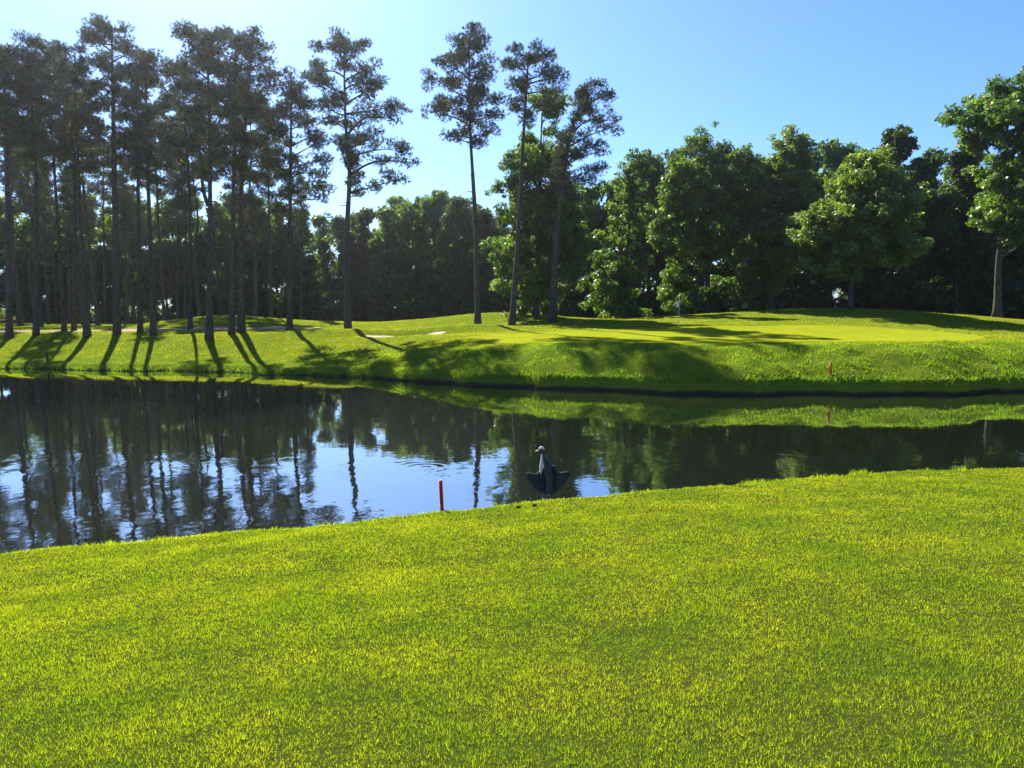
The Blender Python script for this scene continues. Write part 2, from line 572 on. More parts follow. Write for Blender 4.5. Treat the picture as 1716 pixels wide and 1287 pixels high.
# ------------------------------------------------------------------ grass
def blades(x, y, hgt, wid, lean, segs, lift=0.0):
    """A curved tapering blade at every (x, y). segs 1 = one triangle, 2 = five points and three triangles."""
    n = len(x)
    z = height(x, y) + lift - 0.004
    th = rng.uniform(0, 2 * math.pi, n)
    la = rng.uniform(0, 2 * math.pi, n)
    ln = np.abs(rng.normal(0, lean, n)) * hgt
    side = np.stack([np.cos(th), np.sin(th), np.zeros(n)], 1) * (wid / 2)[:, None]
    base = np.stack([x, y, z], 1)
    off = np.stack([np.cos(la) * ln, np.sin(la) * ln, np.zeros(n)], 1)
    up = np.array([0, 0, 1.0])
    tip = base + off + up * (hgt * rng.uniform(0.75, 1.0, n))[:, None]
    k = np.arange(n)
    if segs == 1:
        v = np.stack([base - side, base + side, tip], 1).reshape(-1, 3)
        return v, [np.stack([3 * k, 3 * k + 1, 3 * k + 2], 1)]
    mid = base + off * 0.3 + up * (hgt * 0.55)[:, None]
    v = np.stack([base - side, base + side, mid - side * .8, mid + side * .8, tip], 1).reshape(-1, 3)
    q = np.stack([5 * k, 5 * k + 1, 5 * k + 3, 5 * k + 2], 1)
    tr = np.stack([5 * k + 2, 5 * k + 3, 5 * k + 4], 1)
    return v, [q, tr]


def band(y0, y1, dens, widen=0.74, pad=1.6):
    area_y = np.linspace(y0, y1, 200)
    wd = 2 * (widen * area_y + pad)
    n = int(np.trapz(wd, area_y) * dens)
    y = rng.choice(area_y, n, p=wd / wd.sum()) + rng.uniform(0, (y1 - y0) / 200, n)
    x = rng.uniform(-1, 1, n) * (widen * y + pad)
    return x, y


def grass_object(name, sets, mat, label):
    mb = MB()
    for v, fs in sets:
        mb.add(v, *fs)
    return tag(link(name, mb.build(name, mat)), label, 'grass', kind='stuff')


sets = []
for (y0, y1, dens, sg, wmul) in ((1.0, 3.0, 10000, 2, .9), (3.0, 5.0, 9500, 1, 1.1), (5.0, 8.0, 6800, 1, 1.45), (8.0, 12.0, 3600, 1, 2.0), (12.0, 20.0, 2300, 1, 2.6)):
    x, y = band(y0, y1, dens)
    keep = (y_near(x) - y) > 0.03
    x, y = x[keep], y[keep]
    tuft = 0.50 * vnoise(x, y, .03) + 0.30 * vnoise(x, y, .075) + 0.2 * vnoise(x, y, .2)
    pat = np.clip(0.05 + 1.95 * tuft, 0.25, 1.8) * (0.8 + 0.4 * vnoise(x, y, .6))
    h = rng.uniform(0.014, 0.033, len(x)) * pat
    w = rng.uniform(0.0026, 0.0044, len(x)) * wmul
    sets.append(blades(x, y, h, w, 0.55, sg))
grass_object('lawn_grass', sets, M['lawn'], 'short bright yellow green mown grass on the near bank')

# longer fringe along the near water's edge
n = 16000
x = rng.uniform(-13, 17, n)
dn = 0.12 + np.abs(rng.normal(0.1, 0.2, n))
clump = np.clip(wob(x, x * 0.3, 0.35) + 0.5 * wob(x + 5, x, 0.12), -0.8, 1.6)
long_ = np.clip((x - 1.5) / 8, 0, 1)
y = y_near(x) - dn + 0.05
h = (0.045 + 0.05 * np.clip(clump, 0, 2) + 0.075 * long_ * np.clip(clump + 0.3, 0, 2)) * rng.uniform(0.5, 1.25, n)
grass_object('shore_grass', [blades(x, y, h, rng.uniform(.007, .013, n), 0.55, 2)], M['lawn'], 'uncut fringe of grass along the near edge of the pond')

# coarse grass on the far bank
sets = []
n = 120000
x = rng.uniform(-42, 44, n)
keep = rng.random(n) < (0.22 + 0.78 * sstep(-16, -2, x))
x = x[keep]
d = 0.20 * sstep(-10, 0, x) + rng.uniform(0.0, 1.0, len(x)) * 5.8
y = y_far(x) + d
tuft = 0.6 + 0.5 * wob(x * 2, y * 2, 0.35)
h = rng.uniform(0.05, 0.13, len(x)) * np.clip(0.1 + 1.6 * vnoise(x, y, .55), 0.3, 1.6) * np.where(d > 5.0, 0.45, 1.0) * np.where(x < -12, 0.6, 1)
sets.append(blades(x, y, h, rng.uniform(.022, .045, len(x)), 0.7, 1))
n = 9000
x = rng.uniform(-50, 50, n); y = y_far(x) + np.abs(rng.normal(0, .2, n)) + 0.25 * sstep(-10, 0, x)
sets.append(blades(x, y, rng.uniform(0.08, 0.24, n), rng.uniform(.022, .04, n), 0.6, 1))
sets2 = []
n = 230000
y = 38 + 42 * rng.random(n) ** 1.3
x = rng.uniform(-0.78, 0.78, n) * y
k = (y - y_far(x) > np.where(x > 0, 5.2, 3)) & ~in_green(x, y) & ~in_path(x, y) & ~(((x - BUNKER[0]) / 3.4) ** 2 + ((y - BUNKER[1]) / 1.4) ** 2 < 1)
x, y = x[k], y[k]
sets2.append(blades(x, y, rng.uniform(.03, .075, len(x)) * (.6 + .8 * vnoise(x, y, .5)), rng.uniform(.03, .06, len(x)), .8, 1))
grass_object('fairway_grass', sets2, M['fairway'], 'mown grass of the fairway and mounds beyond the pond')
grass_object('bank_grass', sets, M['rough'], 'rough uncut grass covering the far bank of the pond')

# ------------------------------------------------------------------ leaves and needles
def unit(v):
    return v / (np.linalg.norm(v, axis=-1, keepdims=True) + 1e-9)


def needles(cent, rad, per, length=0.28, width=0.052, flat=0.64):
    """Long pine needles in tufts filling flattened puffs. cent (k, 3), rad (k,). Returns verts, tris."""
    k = len(cent)
    nt = 7                                  # needles per tuft
    tufts = np.maximum(8, (per / nt * (rad / 0.8) ** 2)).astype(int)
    idx = np.repeat(np.arange(k), tufts)
    n = len(idx)
    d = unit(rng.normal(size=(n, 3)))
    r = rng.uniform(0, 1, n) ** 0.45
    p = cent[idx] + d * (rad[idx] * r)[:, None] * np.array([1, 1, flat])
    out = unit(d * 0.7 + np.array([0, 0, 0.55]) + rng.normal(size=(n, 3)) * 0.35)
    p = np.repeat(p, nt, 0)
    m = len(p)
    dirn = unit(np.repeat(out, nt, 0) * 0.75 + rng.normal(size=(m, 3)) * 0.62)
    side = unit(np.cross(dirn, rng.normal(size=(m, 3)))) * (width / 2)
    tip = p + dirn * (length * rng.uniform(0.7, 1.2, m))[:, None]
    v = np.stack([p - side, p + side, tip], 1).reshape(-1, 3)
    q = np.arange(m)
    return v, np.stack([3 * q, 3 * q + 1, 3 * q + 2], 1)


def leaves(cent, rad, per, size=0.3, flat=0.75, tri=False):
    k = len(cent)
    cnt = np.maximum(10, per * (rad / 1.1) ** 2).astype(int)
    idx = np.repeat(np.arange(k), cnt)
    n = len(idx)
    d = unit(rng.normal(size=(n, 3)) + np.array([0, 0, 0.1]))
    r = rng.uniform(0.15, 1, n) ** 0.5
    p = cent[idx] + d * (rad[idx] * r)[:, None] * np.array([1, 1, flat])
    nrm = unit(d * 0.5 + np.array([0, 0, 0.5]) + rng.normal(size=(n, 3)) * 0.55)
    a = unit(np.cross(nrm, rng.normal(size=(n, 3))))
    b = np.cross(nrm, a)
    s = size * rng.uniform(0.5, 1.5, n)
    L_ = a * (s * 0.62)[:, None]; W_ = b * (s * 0.40)[:, None]
    q = np.arange(n)
    if tri:
        v = np.stack([p - L_ * .8 - W_, p - L_ * .8 + W_ * 1.1, p + L_ * 1.1], 1).reshape(-1, 3)
        return v, np.stack([3 * q, 3 * q + 1, 3 * q + 2], 1)
    fold = nrm * (s * 0.12)[:, None]
    v = np.stack([p - L_, p - W_ + fold, p + L_, p + W_ + fold], 1).reshape(-1, 3)
    return v, np.vstack([np.stack([4 * q, 4 * q + 1, 4 * q + 2], 1), np.stack([4 * q, 4 * q + 2, 4 * q + 3], 1)])


def trunk_mesh(pts, r0, r1, sides=10, flare=1.45):
    n = len(pts)
    s = np.linspace(0, 1, n)
    rad = r0 + (r1 - r0) * s ** 0.85
    rad = rad * (1 + (flare - 1) * np.exp(-s * 26))
    rad = rad * (1 + 0.05 * rng.normal(size=n))
    return rad


# ------------------------------------------------------------------ pines
def pine(Y, trunk_px, rows, w_px, label, n_limb=20, group=None, per=400, clumps=1.0, forks=()):
    """A tall pine: trunk along photograph pixels at distance Y, crown width given row by row."""
    base = P(trunk_px[0][0], trunk_px[0][1], Y)
    base[2] = height(base[0], base[1]) - 0.05
    root = thing('pine_tree', base, label, 'tree', group or 'tall bare trunked pines beyond the pond')
    wp = np.array([P(px, py, Y) for px, py in trunk_px])
    wp[:, 1] += np.concatenate([[0], rng.normal(0, 0.25, len(wp) - 1)])
    wp[0] = base
    path = smooth_path(wp, 34) - base
    r0 = 0.84 * w_px / 2 * Y / F_PX
    rad = trunk_mesh(path, r0, 0.05, flare=1.3)
    mb = MB()
    mb.tube(path, rad, 11)
    for fk in forks:                                    # a second leader leaving the trunk
        fp = np.array([P(px, py, Y + 0.3) for px, py in fk]) - base
        mb.tube(smooth_path(fp, 12), np.linspace(r0 * .6, .05, 12), 8)
    # dead snags below the crown
    zs = np.array([P(CX, py, Y)[2] for py, _, _ in rows]) - base[2]
    lo, hi = zs.min(), zs.max()
    for _ in range(rng.integers(3, 7)):
        zz = lo * rng.uniform(0.6, 1.0)
        c = np.array([np.interp(zz, path[:, 2], path[:, i]) for i in range(3)])
        a = rng.uniform(0, 2 * math.pi); ln = rng.uniform(0.5, 1.6)
        e = c + np.array([math.cos(a), math.sin(a), rng.uniform(-.1, .35)]) * ln
        mb.tube([c, (c + e) / 2 + [0, 0, .06], e], [0.04, 0.03, 0.01], 4)
    tk = link('trunk', mb.build('trunk', M['pine_bark'], True), root)
    xl = np.array([P(l, 300, Y)[0] for _, l, _ in rows]) - base[0]
    xr = np.array([P(r, 300, Y)[0] for _, _, r in rows]) - base[0]
    o = np.argsort(zs)
    zs, xl, xr = zs[o], xl[o], xr[o]
    n_limb = int(n_limb * 1.05)
    C, R = [], []
    az = rng.uniform(0, 6.28)
    for i in range(n_limb):
        u = ((i + rng.uniform(0.1, 0.9)) / n_limb) ** 0.9
        ze = lo + (hi - lo) * u
        az += 2.4 + rng.normal(0, 0.35)
        # alternate so that both silhouettes are filled
        ca, sa = math.cos(az), math.sin(az)
        ca = math.copysign(abs(ca) ** 0.6, ca); sa = math.copysign(math.sqrt(max(0.0, 1 - ca * ca)), sa)
        tx = np.interp(ze, path[:, 2], path[:, 0]); ty = np.interp(ze, path[:, 2], path[:, 1])
        rr = max(0.3, np.interp(ze, zs, xr) - tx); rl = max(0.3, tx - np.interp(ze, zs, xl))
        dep = 0.5 * (rr + rl)
        side = rr if ca > 0 else rl
        reach = math.hypot(side * ca, dep * sa) * rng.uniform(0.82, 1.02)
        reach = max(reach - 0.35, 0.3)
        rise = reach * rng.uniform(0.12, 0.45) * (0.6 + 0.8 * u)
        zb = max(lo * 0.9, ze - rise)
        s = np.array([np.interp(zb, path[:, 2], path[:, k]) for k in range(3)])
        dx, dy = (ca * side, sa * dep)
        nrm_ = math.hypot(dx, dy) + 1e-6
        e = np.array([s[0] + dx / nrm_ * reach, s[1] + dy / nrm_ * reach, ze])
        m1 = s + (e - s) * 0.4 + np.array([0, 0, rng.uniform(-0.04, 0.12) * reach]) + rng.normal(0, .06, 3) * reach
        lp = smooth_path([s, m1, e], 9)
        lb = MB()
        lb.tube(lp, np.linspace(0.035 + 0.016 * reach, 0.02, 9), 6)
        nsub = int((2.2 + reach * 1.7) * clumps)
        for k in range(nsub):
            f = rng.uniform(0.5, 1.0) if k else 1.0
            q = np.array([np.interp(f * 8, np.arange(9), lp[:, c]) for c in range(3)])
            off = np.array([rng.normal(0, 0.19), rng.normal(0, 0.19), rng.uniform(-0.08, 0.17)]) * (0.5 + reach * 0.75)
            if k == 0: off *= 0.2
            c = q + off
            # stay inside the silhouette
            cr = rng.uniform(0.4, 0.85)
            xr_, xl_ = np.interp(c[2], zs, xr), np.interp(c[2], zs, xl)
            c[0] = min(max(c[0], xl_ + cr * .6), max(xr_ - cr * .6, xl_ + cr * .6))
            C.append(c); R.append(cr)
            lb.tube([q, (q + c) / 2 + [0, 0, -.04], c], [0.03, 0.022, 0.01], 4, cap=False)
        link('limb', lb.build('limb', M['pine_bark'], True), root)
    # leading shoot
    top = path[-1]
    for k in range(int(5 * clumps)):
        C.append(top + np.array([rng.normal(0, .35), rng.normal(0, .35), -rng.uniform(0.1, 1.3)])); R.append(rng.uniform(.4, .65))
    v, f = needles(np.array(C), np.array(R), per)
    link('crown', mesh_np('crown', v, f, M['pine']), root)
    return root


MARKS = [(-40, 'the frame edge'), (15, 'the edge pine'), (146, 'the leaning pine'), (196, 'the tallest pine'), (350, 'the forked pine'), (485, 'the slim pine'), (583, 'the lone pine'),
         (801, 'the isolated pine'), (926, 'the slanting pine'), (1137, 'the flagstick'), (1290, 'the pale green tree'), (1424, 'the spreading tree'), (1671, 'the tallest broadleaf'), (1716, 'the frame edge')]
ORD = ['first', 'second', 'third', 'fourth', 'fifth', 'sixth', 'seventh', 'eighth', 'ninth', 'tenth', 'eleventh', 'twelfth']


def lineup(pxs, head):
    """A label for each tree of a line-up: between which landmarks it shows, and its turn there from the left."""
    out = [None] * len(pxs)
    for k in range(len(MARKS) - 1):
        a, b = MARKS[k], MARKS[k + 1]
        ins = sorted((p, i) for i, p in enumerate(pxs) if a[0] <= p < b[0])
        for n_, (_, i) in enumerate(ins):
            out[i] = (head + ' between ' if len(ins) == 1 else ORD[n_] + ' ' + head + ' from the left between ') + a[1] + ' and ' + b[1]
    return [o_ or head + ' beyond the edge of the view' for o_ in out]


def place_copy(src, loc, scale, rz, label, group):
    r = src.copy()
    COL.objects.link(r)
    r.location = loc
    r.scale = (scale[0], scale[0], scale[1])
    r.rotation_euler = (0, 0, rz)
    r['label'] = label
    r['group'] = group
    for ch in list(src.children):
        c = ch.copy()
        COL.objects.link(c)
        c.parent = r
    return r


NEARP = 'tall bare trunked pines beyond the pond'
pine(62, [(583, 555), (581, 400), (585, 285), (579, 200), (578, 66)],
     [(60, 562, 606), (85, 525, 640), (105, 508, 650), (130, 505, 652), (160, 528, 682), (195, 535, 688), (228, 550, 690), (250, 580, 704), (262, 582, 706), (290, 586, 690), (325, 588, 672)],
     14, 'lone pine with a long open crown sweeping out over the gap toward the next pine', 30)
pine(64, [(801, 556), (798, 400), (793, 300), (788, 210), (786, 60)],
     [(50, 768, 802), (70, 752, 830), (92, 740, 828), (112, 712, 832), (132, 702, 830), (160, 708, 842), (185, 700, 850), (208, 706, 852), (230, 740, 832), (246, 772, 802)],
     13, 'isolated pine with a compact rounded crown on a slender leaning trunk', 27)
pine(67, [(858, 555), (868, 400), (876, 250), (882, 150), (886, 85)],
     [(76, 868, 908), (92, 838, 925), (110, 834, 940), (128, 838, 942), (148, 848, 962), (168, 846, 945), (190, 850, 910), (208, 868, 896)],
     12, 'thin pine leaning gently with a small tufted crown beside the leafy tree', 17)
pine(69, [(926, 554), (933, 400), (944, 300), (958, 220), (985, 146)],
     [(138, 976, 1014), (158, 966, 1032), (180, 962, 1044), (205, 956, 1050), (225, 940, 1060), (242, 930, 1052), (270, 930, 1012), (300, 920, 1020), (330, 915, 1000)],
     15, 'slanting pine whose tiered branches reach out from the leafy tree toward the woods', 24)
pine(62, [(485, 553), (485, 300), (490, 140)],
     [(126, 478, 512), (150, 470, 526), (180, 465, 535), (210, 463, 548), (240, 452, 558), (280, 445, 560), (320, 448, 562), (360, 456, 552)],
     12, 'slim pine in front of the shaded woods with a narrow layered crown', 28)
pine(60, [(388, 555), (390, 300), (398, 64)],
     [(54, 380, 424), (75, 356, 440), (105, 335, 445), (150, 330, 440), (200, 345, 440), (250, 355, 430), (300, 362, 420)],
     13, 'first of two close set pines sharing one dense dark crown', 26, clumps=1.0)
pine(61.5, [(404, 555), (408, 300), (425, 66)],
     [(56, 405, 448), (78, 396, 466), (105, 390, 476), (150, 385, 480), (200, 390, 484), (250, 395, 482), (310, 392, 465)],
     15, 'second of two close set pines with a broad dark crown, the thicker trunk', 26, clumps=1.0)
pine(57, [(350, 556), (350, 400), (354, 200), (345, 52)],
     [(46, 318, 372), (66, 285, 392), (90, 275, 404), (125, 280, 408), (160, 288, 404), (200, 296, 404), (240, 305, 398), (285, 310, 388)],
     15, 'heavy forked pine whose trunk throws a long straight shadow toward the water', 26, clumps=1.0, forks=([(349, 345), (340, 315), (336, 260), (322, 190)],))
pine(66, [(319, 554), (313, 330), (305, 120)],
     [(100, 295, 330), (140, 275, 335), (190, 262, 340), (240, 265, 345), (290, 275, 345)], 9, 'thin pine just behind the forked pine, crown half hidden', 20)
pine(61, [(196, 556), (192, 300), (188, 150), (185, 42)],
     [(34, 160, 212), (48, 128, 232), (62, 121, 248), (80, 132, 250), (100, 150, 240), (120, 165, 215), (150, 168, 215), (190, 155, 228), (235, 150, 232), (280, 160, 225)],
     14, 'tallest pine of the stand with a flat spreading top above its neighbours', 28)
pine(62, [(235, 555), (232, 300), (230, 130)],
     [(118, 212, 252), (150, 205, 262), (200, 205, 265), (250, 210, 260), (300, 215, 255)], 10, 'slender pine beside the tallest pine of the stand', 20)
pine(60, [(257, 557), (247, 300), (246, 100)],
     [(92, 238, 292), (120, 225, 305), (160, 215, 305), (210, 220, 302), (260, 225, 300), (310, 228, 290)], 11, 'slightly bowed pine with a full crown between the tallest pine and the forked pine', 24)
pine(60, [(146, 559), (133, 300), (125, 90)],
     [(80, 95, 148), (100, 78, 165), (140, 72, 178), (190, 68, 180), (240, 80, 172), (290, 92, 165)], 13, 'leaning pine with an inclined trunk under a wide dusky crown', 26)
pine(64, [(108, 555), (92, 330), (78, 90)],
     [(68, 40, 92), (90, 24, 112), (130, 22, 122), (180, 30, 126), (230, 40, 122), (280, 55, 115)], 10, 'pine with the most bent thin trunk, its crown merging with the leaning pine', 24)
pine(66, [(124, 554), (124, 330), (122, 170)], [(150, 105, 145), (200, 95, 152), (260, 95, 150), (320, 100, 145)], 9, 'short straight pine half hidden by the leaning pine', 18)
pine(61, [(60, 553), (58, 300), (52, 100)],
     [(82, 32, 78), (110, 22, 88), (160, 18, 92), (210, 22, 95), (260, 30, 92)], 11, 'straight pine next to the pine at the very edge of the view', 22)
pine(60, [(15, 553), (12, 250), (8, 90)],
     [(80, -15, 30), (105, -45, 52), (150, -52, 60), (200, -48, 62), (250, -35, 55)], 13, 'straight pine at the very edge of the view, crown cut by the frame', 24)
EDGE = pine(62, [(-75, 555), (-80, 250), (-82, 80)],
     [(70, -110, -50), (110, -135, -30), (170, -135, -28), (230, -125, -35)], 12, 'pine standing just past the edge of the view', 20)

# younger and farther pines standing deeper in the stand, copied from two of the above
src_a, src_b, src_c = [o for o in COL.objects if o.get('category') == 'tree' and o['label'].startswith(('straight pine next', 'slender pine beside', 'isolated pine'))]
BACKP = [(35, 84, 170, 1), (82, 92, 210, 2), (165, 83, 150, 3), (214, 95, 230, 4), (276, 86, 190, 5), (298, 98, 240, .5), (336, 90, 200, 1.5),
                                      (-20, 88, 160, 2.5), (372, 97, 170, 3.5), (428, 92, 150, 4.5), (455, 86, 200, 5.5), (178, 104, 240, 1.2), (60, 108, 250, 2.2), (118, 100, 230, .2), (-60, 80, 130, 4), (70, 78, 250, 1), (225, 84, 290, 3), (310, 82, 270, .3), (410, 90, 270, 2.4), (505, 94, 300, .9), (98, 110, 300, 4.4), (140, 90, 290, 2)]
for i, ((px, Y, top, rz), lab) in enumerate(zip(BACKP, lineup([q[0] for q in BACKP], 'thin farther pine'))):
    b = P(px, 550, Y); b[2] = height(b[0], Y) - .05
    H = P(px, top, Y)[2] - b[2]
    s = (src_a, src_b, src_c)[i % 3]
    h0 = max(v[2] for c in s.children if c.name.startswith('trunk') for v in c.bound_box)
    place_copy(s, b, (0.85 * H / h0, H / h0), rz, lab, 'pines farther back in the stand')


# ------------------------------------------------------------------ broadleaf trees
def crown_points(rows, depth, n, r_lo, r_hi, shell=0.5):
    """Clump centres gathered in boughs inside a crown whose half widths are given by height. rows: (z, left, right) rising."""
    z = np.array([r[0] for r in rows]); l = np.array([r[1] for r in rows]); r = np.array([r[2] for r in rows])
    zz = np.linspace(z[0], z[-1], 300)
    wd = np.interp(zz, z, r) - np.interp(zz, z, l)
    p = np.clip(wd, 0.3, None) ** 1.3
    n = int(n * 1.7)
    per_bough = 8
    m = max(8, n // per_bough)
    h = rng.choice(zz, m * 6, p=p / p.sum())
    a = rng.uniform(0, 2 * math.pi, m * 6)
    q = rng.uniform(shell ** 2, 1, m * 6) ** 0.5
    q = np.where(rng.random(m * 6) < 0.15, q * rng.uniform(0.1, 0.8, m * 6), q)
    L_, R_ = np.interp(h, z, l), np.interp(h, z, r)
    c, hw = (L_ + R_) / 2, np.clip((R_ - L_) / 2, 0.3, None)
    lob = np.minimum(rng.uniform(1.1, 2.1, m * 6), hw * 0.6 + 0.3)
    k = np.clip((hw - lob * 0.85) * 1.12, 0.05, None)
    B = np.stack([c + np.cos(a) * q * k, np.sin(a) * q * np.clip(np.minimum(k * depth, 5.5), 0.05, None), h], 1)
    keep = []                                   # spread the boughs apart so that gaps stay between them
    for i in range(len(B)):
        if len(keep) >= m: break
        if not keep or (np.linalg.norm((B[keep] - B[i]) / np.array([1, 1, .8]), axis=1) > 0.36 * (lob[keep] + lob[i])).all() or rng.random() < 0.04:
            keep.append(i)
    B, lob = B[keep], lob[keep]
    for _ in range(2):                          # no bough stands off alone from the rest of the crown
        dd = np.linalg.norm(B[:, None] - B[None], axis=2) / (lob[:, None] + lob[None] + .01)
        ok = np.sort(dd, axis=1)[:, 1:3].max(1) < 0.78
        if ok.sum() > 6:
            B, lob = B[ok], lob[ok]
    P_, R2 = [], []
    for bc, bl in zip(B, lob):
        kk = max(4, int(n / len(B) * rng.uniform(0.7, 1.3)))
        d = unit(rng.normal(size=(kk, 3)) + np.array([0, 0, 0.15]))
        P_.append(bc + d * (bl * rng.uniform(0.25, 1.12, kk))[:, None] * np.array([1, 1, .75]))
        R2.append(np.minimum(rng.uniform(r_lo * .75, r_hi, kk), bl * .7 + .15))
    return np.vstack(P_), np.concatenate(R2)


def branches(mb, path, C, m, r0):
    """Limbs from the trunk path to some of the clump centres, twigs on to neighbours."""
    pick = rng.choice(len(C), min(m, len(C)), replace=False)
    for i in pick:
        c = C[i]
        zt = max(path[:, 2].min() + 1.2, c[2] - rng.uniform(0.5, 0.9) * math.hypot(c[0], c[1]) - 0.6)
        zt = min(zt, path[-1, 2])
        s = np.array([np.interp(zt, path[:, 2], path[:, k]) for k in range(3)])
        md = s + (c - s) * 0.5 + rng.normal(0, .25, 3) + np.array([0, 0, -.15])
        rr = r0 * rng.uniform(0.22, 0.42)
        mb.tube(smooth_path([s, md, c], 7), np.linspace(rr, 0.03, 7), 6, cap=False)
        near = np.argsort(((C - c) ** 2).sum(1))[1:4]
        for j in near:
            mb.tube([md, (md + C[j]) / 2 + rng.normal(0, .1, 3), C[j]], [rr * .45, rr * .3, 0.02], 4, cap=False)


def broadleaf(name, Y, trunk_px, rows_px, label, mat='leaf', n=260, per=225, size=0.245, w_px=12, depth=0.9, rr=(0.45, 0.95), group='broadleaf trees beyond the pond', extra=None, shell=.45, tri=True):
    base = P(trunk_px[0][0], trunk_px[0][1], Y)
    base[2] = height(base[0], base[1]) - 0.05
    root = thing(name, base, label, 'tree', group)
    wp = np.array([P(px, py, Y) for px, py in trunk_px]); wp[0] = base
    path = smooth_path(wp, 20) - base
    rows = sorted([(P(0, py, Y)[2] - base[2], P(l, 400, Y)[0] - base[0], P(r, 400, Y)[0] - base[0]) for py, l, r in rows_px])
    C, R = crown_points(rows, depth, n, *rr, shell=shell)
    if extra:
        for px, py, dy, rad in extra:
            C = np.vstack([C, P(px, py, Y + dy)[None] - base]); R = np.append(R, rad)
    mb = MB()
    r0 = w_px / 2 * Y / F_PX
    mb.tube(path, trunk_mesh(path, r0, 0.06), 10)
    branches(mb, path, C, 26, r0)
    link('trunk', mb.build('trunk', M['grey_bark'], True), root)
    v, f = leaves(C, R, per, size, tri=tri)
    link('crown', mesh_np('crown', v, f, M[mat]), root)
    return root


broadleaf('broadleaf_tree', 76, [(897, 557), (902, 420), (905, 300), (908, 190)],
          [(162, 892, 930), (185, 870, 950), (215, 858, 965), (250, 838, 968), (290, 818, 975), (330, 822, 985), (370, 822, 990), (420, 812, 992), (465, 815, 985), (500, 826, 970), (535, 850, 950)],
          'tall leafy tree wrapped around the slanting pine and the thin leaning pine', 'leaf', 480, w_px=9)
broadleaf('broadleaf_tree', 80, [(1050, 548), (1052, 420), (1062, 275)],
          [(250, 1045, 1085), (280, 1030, 1100), (310, 1020, 1108), (350, 1005, 1112), (400, 985, 1110), (440, 980, 1105), (490, 980, 1100), (530, 990, 1085)],
          'loose airy tree with low sunlit boughs just past the slanting pine', 'leaf', 200, w_px=9, rr=(.4, .8))
broadleaf('broadleaf_tree', 84, [(1185, 540), (1185, 400), (1180, 240)],
          [(206, 1160, 1185), (214, 1148, 1252), (235, 1138, 1268), (265, 1118, 1275), (310, 1105, 1272), (360, 1095, 1265), (420, 1090, 1255), (480, 1095, 1245), (525, 1100, 1230)],
          'big tree with a double rounded top behind the flagstick', 'leaf', 480, w_px=12)
broadleaf('broadleaf_tree', 81, [(1290, 530), (1296, 400), (1310, 250)],
          [(220, 1295, 1330), (245, 1282, 1365), (290, 1262, 1375), (330, 1245, 1378), (370, 1226, 1375), (410, 1215, 1368), (450, 1222, 1340), (490, 1228, 1300), (522, 1230, 1270)],
          'pale green tree with foliage trailing down to the mound on its near side', 'leaf_light', 420, w_px=11)
broadleaf('broadleaf_tree', 69, [(1424, 522), (1428, 460), (1440, 380), (1445, 280)],
          [(250, 1415, 1470), (275, 1390, 1500), (300, 1375, 1520), (330, 1350, 1535), (355, 1330, 1545), (385, 1322, 1545), (415, 1328, 1535), (440, 1345, 1500), (455, 1390, 1470)],
          'spreading tree standing on the crest of the mound above a bare trunk', 'leaf_light', 430, w_px=9, rr=(.4, .85))
broadleaf('broadleaf_tree', 91, [(1515, 535), (1512, 400), (1505, 250)],
          [(222, 1480, 1515), (245, 1455, 1550), (280, 1430, 1580), (330, 1420, 1595), (390, 1430, 1600), (450, 1440, 1600), (500, 1450, 1590)],
          'dark tree looming right behind the spreading tree on the mound', 'leaf_dark', 360, w_px=12, size=.34)
broadleaf('broadleaf_tree', 94, [(1600, 538), (1602, 400), (1605, 290)],
          [(258, 1580, 1635), (290, 1560, 1655), (340, 1550, 1665), (400, 1550, 1670), (450, 1555, 1665)],
          'dark tree filling the gap before the tallest broadleaf tree', 'leaf_dark', 270, w_px=10, size=.34)
broadleaf('broadleaf_tree', 73, [(1671, 541), (1674, 430), (1684, 330), (1690, 160)],
          [(126, 1690, 1730), (138, 1640, 1765), (160, 1610, 1780), (185, 1582, 1790), (205, 1576, 1795), (225, 1590, 1790), (243, 1612, 1780), (258, 1655, 1760), (285, 1630, 1770), (320, 1618, 1775), (360, 1625, 1770), (400, 1650, 1740)],
          'tallest broadleaf tree, pale straight trunk, heavy crown above a gap of sky', 'leaf', 400, w_px=13, rr=(.4, .9))
broadleaf('broadleaf_tree', 74, [(1830, 545), (1835, 400), (1840, 250)],
          [(210, 1810, 1860), (260, 1770, 1900), (330, 1750, 1920), (420, 1755, 1915), (500, 1770, 1890)],
          'broadleaf tree just past the edge of the view', 'leaf', 200, w_px=12, size=.34)


# the wood behind: a few kinds, copied
def generic_tree(name, H, half, mat, n, size, label, group, low=0.06, per=70):
    root = thing(name, (0, 0, 0), label, 'tree', group)
    path = smooth_path([(0, 0, 0), (rng.normal(0, .3), rng.normal(0, .3), H * .5), (rng.normal(0, .4), rng.normal(0, .4), H * .93)], 14)
    rows = [(H * low, -half * .6, half * .6), (H * .25, -half * .9, half * .95), (H * .5, -half, half * .95), (H * .75, -half * .8, half * .8), (H * .92, -half * .45, half * .5), (H, -.5, .5)]
    C, R = crown_points(rows, 0.95, n, 0.6, 1.2, .4)
    mb = MB()
    mb.tube(path, trunk_mesh(path, H * .014, .06), 8)
    branches(mb, path, C, 14, H * .014)
    link('trunk', mb.build('trunk', M['grey_bark'], True), root)
    v, f = leaves(C, R, per, size, tri=True)
    link('crown', mesh_np('crown', v, f, M[mat]), root)
    return root


